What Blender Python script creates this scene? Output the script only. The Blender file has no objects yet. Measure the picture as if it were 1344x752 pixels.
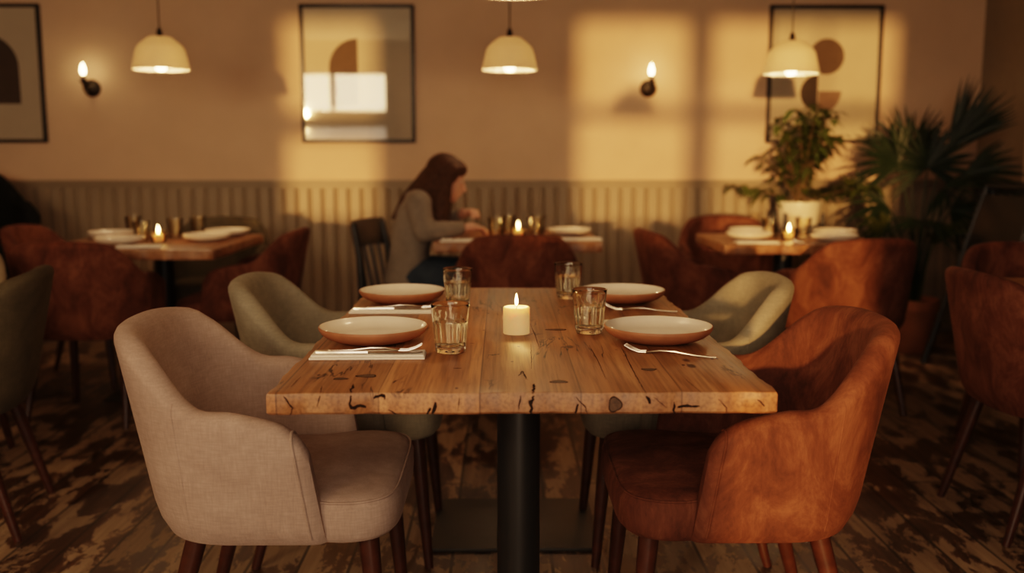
import bpy, bmesh, math, random
from mathutils import Vector, Matrix
random.seed(11)
PI = math.pi
scene = bpy.context.scene
C = scene.collection

# ------------------------------------------------------------------ helpers
def smooth(a, b, x):
    t = max(0.0, min(1.0, (x - a) / (b - a)))
    return t * t * (3 - 2 * t)

class MB:
    """collects shapes, then links them as one mesh object"""
    def __init__(self):
        self.bm = bmesh.new()
        self.mi = 0
    def quad(self, vs):
        try:
            f = self.bm.faces.new(vs); f.material_index = self.mi; f.smooth = True; return f
        except ValueError:
            return None
    def grid(self, rows, closed_u=False, closed_v=False, cap0=False, cap1=False):
        V = [[self.bm.verts.new(p) for p in r] for r in rows]
        n, m = len(V), len(V[0])
        for i in range(n if closed_u else n - 1):
            for j in range(m if closed_v else m - 1):
                self.quad([V[i][j], V[(i + 1) % n][j], V[(i + 1) % n][(j + 1) % m], V[i][(j + 1) % m]])
        if cap0: self.quad(list(reversed(V[0])))
        if cap1: self.quad(V[-1])
        return V
    def box(self, x0, x1, y0, y1, z0, z1, bevel=0.0, mat=None, seg=2):
        vs = [self.bm.verts.new((x, y, z)) for x in (x0, x1) for y in (y0, y1) for z in (z0, z1)]
        fs = []
        for idx in ((0, 1, 3, 2), (4, 6, 7, 5), (0, 4, 5, 1), (2, 3, 7, 6), (0, 2, 6, 4), (1, 5, 7, 3)):
            f = self.bm.faces.new([vs[i] for i in idx]); f.material_index = self.mi; fs.append(f)
        if bevel:
            es = list({e for f in fs for e in f.edges})
            r = bmesh.ops.bevel(self.bm, geom=es, offset=bevel, segments=seg, affect='EDGES', profile=.6)
            for f in r['faces']: f.material_index = self.mi
            allv = list({v for f in r['faces'] for v in f.verts} | {v for v in vs if v.is_valid})
        else:
            allv = vs
        if mat is not None:
            bmesh.ops.transform(self.bm, matrix=mat, verts=allv)
        return allv
    def tube(self, pts, radii, seg=12, caps=True, flat=1.0):
        pts = [Vector(p) for p in pts]
        if not isinstance(radii, (list, tuple)): radii = [radii] * len(pts)
        rows = []
        up = Vector((0, 0, 1))
        prev = None
        for i, p in enumerate(pts):
            d = (pts[min(i + 1, len(pts) - 1)] - pts[max(i - 1, 0)]).normalized()
            if prev is None:
                a = d.cross(up)
                if a.length < 1e-3: a = Vector((1, 0, 0))
                a.normalize()
            else:
                a = (prev - d * prev.dot(d)).normalized()
            prev = a
            b = d.cross(a)
            rows.append([p + (a * math.cos(2 * PI * k / seg) + b * math.sin(2 * PI * k / seg) * flat) * radii[i] for k in range(seg)])
        self.grid(rows, closed_v=True, cap0=caps, cap1=caps)
    def lathe(self, prof, seg=32, c=(0, 0, 0), rib=None, cap0=False, cap1=False):
        rows = []
        for (r, z) in prof:
            row = []
            for k in range(seg):
                a = 2 * PI * k / seg
                rr = r if rib is None else r + rib(a, r, z)
                row.append((c[0] + rr * math.cos(a), c[1] + rr * math.sin(a), c[2] + z))
            rows.append(row)
        self.grid(rows, closed_v=True, cap0=cap0, cap1=cap1)
    def ball(self, c, r, sub=2, sc=(1, 1, 1), rot=None):
        res = bmesh.ops.create_icosphere(self.bm, subdivisions=sub, radius=r)
        m = Matrix.Translation(Vector(c)) @ (rot.to_4x4() if rot else Matrix()) @ Matrix.Diagonal((sc[0], sc[1], sc[2], 1))
        bmesh.ops.transform(self.bm, matrix=m, verts=res['verts'])
        for v in res['verts']:
            for f in v.link_faces: f.smooth = True; f.material_index = self.mi
    def chain(self, pts, radii, sub=2, step=.35):
        """overlapping balls along a path; meant to be fused afterwards"""
        pts = [Vector(p) for p in pts]
        for i in range(len(pts) - 1):
            L = (pts[i + 1] - pts[i]).length
            n = max(1, int(L / (min(radii[i], radii[i + 1]) * step)))
            for k in range(n + (1 if i == len(pts) - 2 else 0)):
                t = k / n
                self.ball(pts[i].lerp(pts[i + 1], t), radii[i] * (1 - t) + radii[i + 1] * t, sub)
    def build(self, name, mats, parent=None, flat=False, recalc=True):
        if recalc: bmesh.ops.recalc_face_normals(self.bm, faces=self.bm.faces)
        me = bpy.data.meshes.new(name)
        self.bm.to_mesh(me); self.bm.free()
        if flat:
            for p in me.polygons: p.use_smooth = False
        else:
            for p in me.polygons: p.use_smooth = True
            try: me.set_sharp_from_angle(angle=math.radians(42))
            except Exception: pass
        if not isinstance(mats, (list, tuple)): mats = [mats]
        for m in mats: me.materials.append(m)
        o = bpy.data.objects.new(name, me)
        C.objects.link(o)
        if parent is not None: o.parent = parent
        return o

def fuse(o, voxel, smooth_it=6):
    """voxel-fuse overlapping balls into one continuous skin"""
    m = o.modifiers.new('r', 'REMESH'); m.mode = 'VOXEL'; m.voxel_size = voxel; m.use_smooth_shade = True
    s = o.modifiers.new('s', 'SMOOTH'); s.factor = .5; s.iterations = smooth_it
    dg = bpy.context.evaluated_depsgraph_get(); dg.update()
    me = bpy.data.meshes.new_from_object(o.evaluated_get(dg))
    me.name = o.name
    o.modifiers.clear()
    o.data = me
    for p in me.polygons: p.use_smooth = True
    return o

def empty(name, loc=(0, 0, 0), rz=0.0):
    o = bpy.data.objects.new(name, None); C.objects.link(o)
    o.location = loc; o.rotation_euler = (0, 0, rz); o.empty_display_size = .1
    return o
def tag(o, label, cat, group=None):
    o['label'] = label; o['category'] = cat
    if group: o['group'] = group
    return o
def struct(o):
    o['kind'] = 'structure'; return o
def dup(o, loc, rz, label, group=None, name=None):
    """a copy of a thing with copies of its parts and sub-parts"""
    def rec(src, par):
        c = src.copy(); C.objects.link(c)
        if par is not None: c.parent = par
        for ch in src.children: rec(ch, c)
        return c
    r = rec(o, None)
    r.location = loc; r.rotation_euler = (0, 0, rz); r['label'] = label
    if group: r['group'] = group
    return r
class Proto:
    """hands out the thing itself first, then copies of it"""
    def __init__(self, o): self.o = o; self.used = False
    def place(self, loc, rz, label, cat, group=None):
        if not self.used:
            self.used = True
            self.o.location = loc; self.o.rotation_euler = (0, 0, rz)
            return tag(self.o, label, cat, group)
        return dup(self.o, loc, rz, label, group)

# ------------------------------------------------------------------ materials
def new_mat(name):
    m = bpy.data.materials.new(name); m.use_nodes = True
    nt = m.node_tree; p = nt.nodes['Principled BSDF']
    return m, nt, p
def N(nt, t, **kw):
    n = nt.nodes.new(t)
    for k, v in kw.items():
        if hasattr(n, k) and k not in n.inputs: setattr(n, k, v)
        else: n.inputs[k].default_value = v
    return n
def ramp(nt, stops, fac):
    r = nt.nodes.new('ShaderNodeValToRGB')
    el = r.color_ramp.elements
    while len(el) < len(stops): el.new(.5)
    for e, (pos, col) in zip(el, stops):
        e.position = pos; e.color = (*col, 1) if len(col) == 3 else col
    nt.links.new(fac, r.inputs[0])
    return r
def mixc(nt, fac, a, b, mode='MIX'):
    m = nt.nodes.new('ShaderNodeMix'); m.data_type = 'RGBA'; m.blend_type = mode
    for sock, val in ((m.inputs[0], fac), (m.inputs[6], a), (m.inputs[7], b)):
        if hasattr(val, 'is_output'): nt.links.new(val, sock)
        elif isinstance(val, (int, float)): sock.default_value = val
        else: sock.default_value = (*val, 1)
    return m.outputs[2]
def coords(nt, scale=(1, 1, 1), rot=(0, 0, 0), kind='Object'):
    tc = nt.nodes.new('ShaderNodeTexCoord'); mp = nt.nodes.new('ShaderNodeMapping')
    mp.inputs['Scale'].default_value = scale; mp.inputs['Rotation'].default_value = rot
    nt.links.new(tc.outputs[kind], mp.inputs[0])
    return mp.outputs[0]
def noise(nt, vec, scale, detail=3, rough=.55, dist=0):
    n = N(nt, 'ShaderNodeTexNoise', Scale=scale, Detail=detail, Roughness=rough, Distortion=dist)
    nt.links.new(vec, n.inputs['Vector'])
    return n.outputs['Fac']
def bump(nt, p, h, strength=.2, dist=.01):
    b = N(nt, 'ShaderNodeBump', Strength=strength, Distance=dist)
    nt.links.new(h, b.inputs['Height']); nt.links.new(b.outputs[0], p.inputs['Normal'])

def plain(name, col, rough=.5, metal=0.0, spec=.5, var=.08, scale=20, bmp=0.0):
    m, nt, p = new_mat(name)
    v = coords(nt)
    f = noise(nt, v, scale)
    lo = tuple(c * (1 - var) for c in col); hi = tuple(min(1, c * (1 + var)) for c in col)
    r = ramp(nt, [(.3, lo), (.7, hi)], f)
    nt.links.new(r.outputs[0], p.inputs['Base Color'])
    p.inputs['Roughness'].default_value = rough; p.inputs['Metallic'].default_value = metal
    p.inputs['Specular IOR Level'].default_value = spec
    if bmp: bump(nt, p, f, bmp, .004)
    return m

def fabric(name, col, hi, sheen=.25, mott=.35, weave=280, wb=.55):
    m, nt, p = new_mat(name)
    v = coords(nt)
    big = noise(nt, v, 7, 4, .6, .6)
    r = ramp(nt, [(.5 - mott * .5, col), (.5 + mott * .6, hi)], big)
    # woven threads: fine noise stretched along and across
    v1 = coords(nt, (1, 1, .12)); v2 = coords(nt, (.12, .12, 1))
    n1 = noise(nt, v1, weave, 2); n2 = noise(nt, v2, weave, 2)
    add = N(nt, 'ShaderNodeMath', operation='MULTIPLY'); nt.links.new(n1, add.inputs[0]); nt.links.new(n2, add.inputs[1])
    rr = ramp(nt, [(.12, (.62, .62, .62)), (.42, (1.0, 1.0, 1.0))], add.outputs[0])
    c = mixc(nt, wb, r.outputs[0], rr.outputs[0], 'MULTIPLY')
    nt.links.new(c, p.inputs['Base Color'])
    p.inputs['Roughness'].default_value = .92; p.inputs['Specular IOR Level'].default_value = .15
    p.inputs['Sheen Weight'].default_value = sheen; p.inputs['Sheen Roughness'].default_value = .4
    p.inputs['Sheen Tint'].default_value = (*hi, 1)
    bump(nt, p, add.outputs[0], .25, .002)
    return m

def velvet(name, lo, mid, hi):
    m, nt, p = new_mat(name)
    v = coords(nt, (1, 1, .55), (.3, .2, .1))
    f = noise(nt, v, 9, 7, .72, .7)
    r = ramp(nt, [(.34, lo), (.5, mid), (.68, hi)], f)
    fine = noise(nt, coords(nt, (1, 1, .3)), 160, 3)
    rr = ramp(nt, [(.3, (.72, .72, .72)), (.65, (1, 1, 1))], fine)
    nt.links.new(mixc(nt, .5, r.outputs[0], rr.outputs[0], 'MULTIPLY'), p.inputs['Base Color'])
    p.inputs['Roughness'].default_value = .8; p.inputs['Specular IOR Level'].default_value = .2
    p.inputs['Sheen Weight'].default_value = .25; p.inputs['Sheen Roughness'].default_value = .35
    p.inputs['Sheen Tint'].default_value = (*hi, 1)
    bump(nt, p, fine, .15, .002)
    return m

def table_wood(name):
    m, nt, p = new_mat(name)
    vg = coords(nt, (1, .05, .25))                       # grain runs along the length
    g = noise(nt, vg, 26, 6, .6, .5)
    g2 = noise(nt, coords(nt, (1, .03, 1)), 150, 3)
    base = ramp(nt, [(.25, (.21, .090, .038)), (.5, (.40, .185, .080)), (.78, (.55, .285, .132))], g)
    fine = ramp(nt, [(.36, (.45, .43, .41)), (.56, (1, 1, 1))], g2)
    c = mixc(nt, .6, base.outputs[0], fine.outputs[0], 'MULTIPLY')
    # boards side by side, each of its own tone
    sep = nt.nodes.new('ShaderNodeSeparateXYZ'); nt.links.new(coords(nt), sep.inputs[0])
    mul = N(nt, 'ShaderNodeMath', operation='MULTIPLY'); nt.links.new(sep.outputs[0], mul.inputs[0]); mul.inputs[1].default_value = 5.6
    off = N(nt, 'ShaderNodeMath', operation='ADD'); nt.links.new(mul.outputs[0], off.inputs[0]); off.inputs[1].default_value = 20.43
    fl = N(nt, 'ShaderNodeMath', operation='FLOOR'); nt.links.new(off.outputs[0], fl.inputs[0])
    wn = nt.nodes.new('ShaderNodeTexWhiteNoise'); wn.noise_dimensions = '1D'; nt.links.new(fl.outputs[0], wn.inputs['W'])
    tone = ramp(nt, [(0, (.78, .76, .74)), (1, (1.12, 1.08, 1.04))], wn.outputs[0])
    c = mixc(nt, 1.0, c, tone.outputs[0], 'MULTIPLY')
    fr = N(nt, 'ShaderNodeMath', operation='FRACT'); nt.links.new(off.outputs[0], fr.inputs[0])
    seam = ramp(nt, [(0, (.25,) * 3), (.012, (.3,) * 3), (.02, (1,) * 3)], fr.outputs[0])
    c = mixc(nt, .75, c, seam.outputs[0], 'MULTIPLY')
    # dark knots, worm holes and long drying cracks (run through the slab, so they show on its end too)
    vo = N(nt, 'ShaderNodeTexVoronoi', Scale=7.5); nt.links.new(coords(nt, (1.25, .62, .35)), vo.inputs['Vector'])
    kn = ramp(nt, [(.0, (.10, .06, .04)), (.07, (.16, .1, .07)), (.11, (1, 1, 1))], vo.outputs['Distance'])
    gate = ramp(nt, [(.44, (0,) * 3), (.52, (1,) * 3)], noise(nt, coords(nt, (1, 1, .2)), 3.1, 2))
    c = mixc(nt, gate.outputs[0], c, mixc(nt, 1.0, c, kn.outputs[0], 'MULTIPLY'))
    vh = N(nt, 'ShaderNodeTexVoronoi', Scale=30); nt.links.new(coords(nt, (1, .5, .6)), vh.inputs['Vector'])
    hl = ramp(nt, [(.0, (.12, .08, .05)), (.085, (.2, .12, .08)), (.12, (1, 1, 1))], vh.outputs['Distance'])
    g4 = ramp(nt, [(.5, (0,) * 3), (.56, (1,) * 3)], noise(nt, coords(nt), 6, 2))
    c = mixc(nt, g4.outputs[0], c, mixc(nt, 1.0, c, hl.outputs[0], 'MULTIPLY'))
    ck = noise(nt, coords(nt, (1, .2, .42)), 9, 5, .6, .8)
    ab = N(nt, 'ShaderNodeMath', operation='SUBTRACT'); nt.links.new(ck, ab.inputs[0]); ab.inputs[1].default_value = .5
    aa = N(nt, 'ShaderNodeMath', operation='ABSOLUTE'); nt.links.new(ab.outputs[0], aa.inputs[0])
    cr = ramp(nt, [(0, (.06, .04, .03)), (.006, (.12, .08, .05)), (.013, (1, 1, 1))], aa.outputs[0])
    g3 = ramp(nt, [(.54, (0,) * 3), (.60, (1,) * 3)], noise(nt, coords(nt, (1, .7, .9)), 5.2, 2))
    c = mixc(nt, g3.outputs[0], c, mixc(nt, 1.0, c, cr.outputs[0], 'MULTIPLY'))
    nt.links.new(c, p.inputs['Base Color'])
    rg = ramp(nt, [(.3, (.36,) * 3), (.7, (.54,) * 3)], g)
    nt.links.new(rg.outputs[0], p.inputs['Roughness'])
    p.inputs['Specular IOR Level'].default_value = .45
    bump(nt, p, g2, .22, .002)
    return m

def floor_mat():
    m, nt, p = new_mat('worn_floorboards')
    v = coords(nt, (1, 1, 1), (0, 0, PI / 2))
    br = N(nt, 'ShaderNodeTexBrick', offset=.37, Scale=1.0)
    br.inputs['Color1'].default_value = (.45, .45, .45, 1); br.inputs['Color2'].default_value = (1, 1, 1, 1)
    br.inputs['Mortar'].default_value = (.0, .0, .0, 1)
    br.inputs['Mortar Size'].default_value = .005; br.inputs['Brick Width'].default_value = 2.4; br.inputs['Row Height'].default_value = .145
    nt.links.new(v, br.inputs['Vector'])
    g = noise(nt, coords(nt, (1, .06, 1)), 40, 5, .6)
    dark = ramp(nt, [(.3, (.045, .022, .011)), (.7, (.13, .064, .030))], g)
    tan_ = ramp(nt, [(.3, (.27, .18, .11)), (.7, (.46, .33, .21))], g)
    w = noise(nt, coords(nt, (1, .42, 1)), 9.5, 10, .72, .35)
    w2 = noise(nt, coords(nt, (1, .5, 1)), 1.9, 3)
    sm = N(nt, 'ShaderNodeMath', operation='ADD'); nt.links.new(w, sm.inputs[0])
    s2 = N(nt, 'ShaderNodeMath', operation='MULTIPLY'); nt.links.new(w2, s2.inputs[0]); s2.inputs[1].default_value = .35
    nt.links.new(s2.outputs[0], sm.inputs[1])
    mask = ramp(nt, [(.665, (0,) * 3), (.69, (1,) * 3)], sm.outputs[0])
    c = mixc(nt, mask.outputs[0], dark.outputs[0], tan_.outputs[0])
    c = mixc(nt, .8, c, br.outputs['Color'], 'MULTIPLY')
    nt.links.new(c, p.inputs['Base Color'])
    rg = ramp(nt, [(0, (.38,) * 3), (1, (.62,) * 3)], mask.outputs[0]); nt.links.new(rg.outputs[0], p.inputs['Roughness'])
    bump(nt, p, sm.outputs[0], .25, .006)
    return m

def emis(name, col, strength):
    m, nt, p = new_mat(name)
    lp = N(nt, 'ShaderNodeEmission', Strength=strength); 
    n = noise(nt, coords(nt), 3); r = ramp(nt, [(0, tuple(c * .95 for c in col)), (1, col)], n)
    nt.links.new(r.outputs[0], lp.inputs['Color'])
    nt.links.new(lp.outputs[0], nt.nodes['Material Output'].inputs[0])
    return m
def glassy(name, col, rough=.0, ior=1.45):
    m, nt, p = new_mat(name)
    n = noise(nt, coords(nt), 4); r = ramp(nt, [(0, tuple(c * .97 for c in col)), (1, col)], n)
    nt.links.new(r.outputs[0], p.inputs['Base Color'])
    p.inputs['Transmission Weight'].default_value = 1; p.inputs['Roughness'].default_value = rough; p.inputs['IOR'].default_value = ior
    return m
def thin_glass(name, tint=(1, 1, 1), ior=1.5, rough=.02):
    m, nt, p = new_mat(name)
    tr = N(nt, 'ShaderNodeBsdfTransparent'); tr.inputs[0].default_value = (*tint, 1)
    gl = N(nt, 'ShaderNodeBsdfGlossy', Roughness=rough)
    fr = N(nt, 'ShaderNodeFresnel', IOR=ior)
    mx = nt.nodes.new('ShaderNodeMixShader')
    nt.links.new(fr.outputs[0], mx.inputs[0]); nt.links.new(tr.outputs[0], mx.inputs[1]); nt.links.new(gl.outputs[0], mx.inputs[2])
    nt.links.new(mx.outputs[0], nt.nodes['Material Output'].inputs[0])
    return m
def leafy(name, lo, hi, trans=.25):
    m, nt, p = new_mat(name)
    r = ramp(nt, [(.3, lo), (.7, hi)], noise(nt, coords(nt), 9, 3))
    nt.links.new(r.outputs[0], p.inputs['Base Color']); p.inputs['Roughness'].default_value = .5
    t = N(nt, 'ShaderNodeBsdfTranslucent'); nt.links.new(r.outputs[0], t.inputs[0])
    mx = nt.nodes.new('ShaderNodeMixShader'); mx.inputs[0].default_value = trans
    nt.links.new(p.outputs[0], mx.inputs[1]); nt.links.new(t.outputs[0], mx.inputs[2])
    nt.links.new(mx.outputs[0], nt.nodes['Material Output'].inputs[0])
    return m
def opal(name, col, trans=.5):
    m, nt, p = new_mat(name)
    r = ramp(nt, [(.3, tuple(c * .95 for c in col)), (.7, col)], noise(nt, coords(nt), 5))
    nt.links.new(r.outputs[0], p.inputs['Base Color']); p.inputs['Roughness'].default_value = .35
    t = N(nt, 'ShaderNodeBsdfTranslucent'); nt.links.new(r.outputs[0], t.inputs[0])
    mx = nt.nodes.new('ShaderNodeMixShader'); mx.inputs[0].default_value = trans
    nt.links.new(p.outputs[0], mx.inputs[1]); nt.links.new(t.outputs[0], mx.inputs[2])
    nt.links.new(mx.outputs[0], nt.nodes['Material Output'].inputs[0])
    return m

M = dict(
    wall=plain('cream_plaster', (.645, .465, .335), .85, spec=.2, var=.05, scale=3, bmp=.03),
    panel=plain('olive_grey_paint', (.30, .235, .165), .55, var=.05, scale=4),
    ceil=plain('ceiling_paint', (.50, .41, .30), .9, var=.03),
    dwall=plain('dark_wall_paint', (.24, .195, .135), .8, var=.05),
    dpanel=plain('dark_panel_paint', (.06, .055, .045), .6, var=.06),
    casing=plain('casing_paint', (.58, .48, .34), .5, var=.03),
    floor=floor_mat(),
    beige=fabric('oatmeal_linen', (.36, .262, .222), (.46, .345, .295), .15),
    green=fabric('sage_grey_linen', (.23, .205, .155), (.33, .295, .225), .25),
    olive=fabric('olive_fabric', (.085, .070, .045), (.13, .108, .07), .12),
    sand=fabric('sand_fabric', (.30, .23, .15), (.38, .30, .2), .2),
    rust=velvet('rust_velvet', (.064, .022, .014), (.122, .042, .023), (.215, .086, .048)),
    black_fab=fabric('black_fabric', (.006, .006, .005), (.012, .012, .010), .05),
    leg=plain('walnut_legs', (.055, .018, .010), .32, var=.25, scale=30),
    wood=table_wood('reclaimed_wood'),
    black=plain('black_powder_coat', (.012, .012, .012), .38, var=.1),
    plate_black=plain('black_steel_plate', (.03, .026, .02), .5, var=.1),
    glaze=plain('cream_glaze', (.80, .71, .60), .16, var=.04, scale=12),
    terra=plain('terracotta_rim', (.38, .155, .075), .55, var=.12, scale=30),
    pot=plain('terracotta_pot', (.46, .19, .10), .75, var=.15, scale=12),
    white=plain('white_ceramic', (.75, .66, .53), .3, var=.03),
    linen=plain('white_napkin_linen', (.86, .80, .73), .9, var=.04, scale=60, bmp=.2),
    steel=plain('brushed_steel', (.62, .56, .5), .22, metal=1, var=.05),
    glass=glassy('smoked_glass', (.95, .91, .82), 0, 1.46),
    water=glassy('water', (.98, .93, .82), 0, 1.33),
    cupglass=thin_glass('votive_glass', (.98, .88, .72), rough=.12),
    tinyglass=thin_glass('thin_smoked_glass', (.965, .92, .83), ior=1.4, rough=.15),
    glazing=thin_glass('picture_glass', ior=1.9),
    frame=plain('black_frame', (.012, .010, .008), .4, var=.1),
    paper=plain('art_paper', (.66, .54, .40), .9, var=.03, scale=6),
    ink_d=plain('dark_umber_ink', (.045, .03, .02), .85, var=.1),
    ink_m=plain('brown_ink', (.12, .072, .045), .85, var=.1),
    ink_l=plain('tan_ink', (.25, .15, .10), .85, var=.1),
    bronze=plain('dark_bronze', (.03, .022, .015), .4, metal=.6, var=.1),
    shade=opal('opal_shade', (.90, .78, .60), .5),
    bulb=emis('lit_bulb', (1, .66, .32), 26),
    flame=emis('candle_flame', (1, .62, .22), 40),
    flame_far=emis('far_candle_flame', (1, .60, .22), 60),
    wick=plain('wick', (.02, .015, .01), .9),
    leaf=leafy('ficus_leaf', (.035, .055, .010), (.11, .14, .03), .35),
    palm=leafy('palm_leaf', (.006, .016, .006), (.020, .036, .012), .15),
    palm2=leafy('yellow_green_leaf', (.03, .04, .008), (.07, .08, .015), .25),
    stem=plain('plant_stem', (.12, .075, .03), .7, var=.2),
    gstem=plain('green_stem', (.04, .06, .015), .5, var=.2),
    soil=plain('soil', (.02, .012, .008), .95, var=.3, scale=60, bmp=.5),
    skin=plain('skin', (.62, .33, .23), .5, var=.05),
    hair=plain('brown_hair', (.072, .034, .017), .7, spec=.2, var=.35, scale=60),
    sweater=fabric('grey_knit', (.24, .20, .165), (.32, .275, .23), .2),
    jeans=fabric('blue_denim', (.035, .05, .075), (.06, .08, .11), .05),
    shoe=plain('dark_leather', (.02, .015, .012), .5),
    ext=plain('sun_blocker_mat', (.3, .22, .15), .9),
    eye=plain('eye_white', (.7, .65, .6), .2),
)
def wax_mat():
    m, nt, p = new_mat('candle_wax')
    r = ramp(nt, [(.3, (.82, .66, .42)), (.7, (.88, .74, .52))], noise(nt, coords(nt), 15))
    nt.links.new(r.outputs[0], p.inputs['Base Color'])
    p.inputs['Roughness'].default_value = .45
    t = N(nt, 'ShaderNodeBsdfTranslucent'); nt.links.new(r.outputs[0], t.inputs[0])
    p.inputs['Emission Color'].default_value = (1, .58, .24, 1); p.inputs['Emission Strength'].default_value = .24  # even emission stands in for flame light glowing through the wax
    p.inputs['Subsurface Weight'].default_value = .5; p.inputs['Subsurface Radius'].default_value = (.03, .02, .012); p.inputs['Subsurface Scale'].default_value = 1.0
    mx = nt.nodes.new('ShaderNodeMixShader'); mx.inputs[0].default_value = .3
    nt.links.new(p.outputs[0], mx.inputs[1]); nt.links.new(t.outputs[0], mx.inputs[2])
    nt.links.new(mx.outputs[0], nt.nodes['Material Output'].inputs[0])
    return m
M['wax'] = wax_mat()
M['crack'] = plain('dark_crack', (.022, .013, .008), .95, spec=.1, var=.3, scale=90)
M['knot'] = plain('grey_brown_knot', (.085, .045, .024), .7, var=.35, scale=120)

# ------------------------------------------------------------------ room shell
DW = 6.30; XL, XR = -4.4, 3.13; YF = -1.0; ZC = 2.75
b = MB(); b.box(XL - .1, XR + .1, YF - .15, DW + .1, -.06, 0); struct(b.build('floor', M['floor'], flat=True))
b = MB(); b.box(XL - .1, XR + .1, YF - .15, DW + .1, ZC, ZC + .06); struct(b.build('ceiling', M['ceil'], flat=True))
b = MB(); b.box(XL - .1, XR + .1, DW, DW + .1, 0, ZC); struct(b.build('wall_back', M['wall'], flat=True))
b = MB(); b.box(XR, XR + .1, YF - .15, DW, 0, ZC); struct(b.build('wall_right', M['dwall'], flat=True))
b = MB(); b.box(XL - .1, XL, YF - .15, DW, 0, ZC); struct(b.build('wall_left', M['wall'], flat=True))

# the wall behind the camera: two windows and a glazed door let the low sun in
W1 = (-3.00, -1.58, 1.00, 2.34)
W2 = (-1.10, -.32, .97, 2.34)
D1 = (-.22, .52, .10, 2.34)
W3 = (.521, 1.03, 1.00, 2.34)
b = MB()
y0, y1 = YF - .15, YF
for x0, x1, z0, z1 in ((XL, W1[0], 0, ZC), (W1[0], W1[1], 0, W1[2]), (W1[0], W1[1], W1[3], ZC), (W1[1], W2[0], 0, ZC),
                       (W2[0], W2[1], 0, W2[2]), (W2[0], W2[1], W2[3], ZC), (W2[1], D1[0], 0, ZC),
                       (D1[0], D1[1], 0, D1[2]), (D1[0], D1[1], D1[3], ZC), (D1[1], W3[0], 0, ZC),
                       (W3[0], W3[1], 0, W3[2]), (W3[0], W3[1], W3[3], ZC), (W3[1], XR, 0, ZC)):
    b.box(x0, x1, y0, y1, z0, z1)
struct(b.build('wall_front', M['wall'], flat=True))
def frame_bars(name, W, vx, hz, left=True, right=True):
    b = MB(); x0, x1, z0, z1 = W; t = .035; ya, yb = YF - .10, YF - .04
    if left: b.box(x0, x0 + t, ya, yb, z0, z1)
    if right: b.box(x1 - t, x1, ya, yb, z0, z1)
    b.box(x0 + t, x1 - t, ya, yb, z0, z0 + t); b.box(x0 + t, x1 - t, ya, yb, z1 - t, z1)
    for v in vx: b.box(v - .03, v + .03, ya, yb, z0 + t, z1 - t)
    for h in hz: b.box(x0 + t, x1 - t, ya + .001, yb - .001, h - .045, h + .045)
    return struct(b.build(name, M['casing'], flat=True))
frame_bars('window_1', W1, [-2.35], [1.615, 1.69])  # crossbar doubled to block the sun's glint in the picture glazing
frame_bars('window_2', W2, [], [1.73])
frame_bars('door_1', D1, [], [1.73], right=False)
frame_bars('window_3', W3, [], [1.73], left=False)
# unseen block added outside to keep the sun off part of the left window
b = MB(); b.box(-2.72, -1.58, -3.2, -2.9, 0, 4); struct(b.build('added_sun_blocker', M['ext'], flat=True))

# tongue-and-groove wainscot with a cap rail
def wainscot(name, x0, x1, face, mat, along='x'):
    b = MB(); pitch = .085; zt = .985; prof = []
    x = x0
    while x < x1 - 1e-4:
        xe = min(x + pitch, x1)
        prof += [(x, 0.002), (x + .004, .004), (x + .016, .022), (xe - .016, .022), (xe - .004, .004), (xe - .0001, .002)]
        x = xe
    lo, hi = [], []
    for (u, d) in prof:
        if along == 'x': lo.append((u, face - d, 0.0)); hi.append((u, face - d, zt))
        else: lo.append((face - d, u, 0.0)); hi.append((face - d, u, zt))
    b.grid([lo, hi]);
    return struct(b.build(name, mat, flat=True))
wainscot('trim_1', XL, XR, DW, M['panel'])
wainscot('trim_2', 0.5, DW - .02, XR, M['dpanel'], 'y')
b = MB(); b.box(XL, XR, DW - .045, DW, .985, 1.012, .004); b.box(XL, XR, DW - .026, DW, .955, .985, .004); struct(b.build('trim_3', M['panel']))
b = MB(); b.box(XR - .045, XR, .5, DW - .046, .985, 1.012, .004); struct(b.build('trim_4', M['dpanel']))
b = MB(); b.box(XL, XR - .02, DW - .034, DW - .0, 0, .13, .004); struct(b.build('baseboard_back', M['panel']))
b = MB(); b.box(XR - .03, XR, 5.40, 5.66, 1.013, 2.5, .006); b.box(XR - .04, XR - .0301, 5.60, 5.65, 1.013, 2.5, .006); struct(b.build('trim_5', M['casing']))

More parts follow.
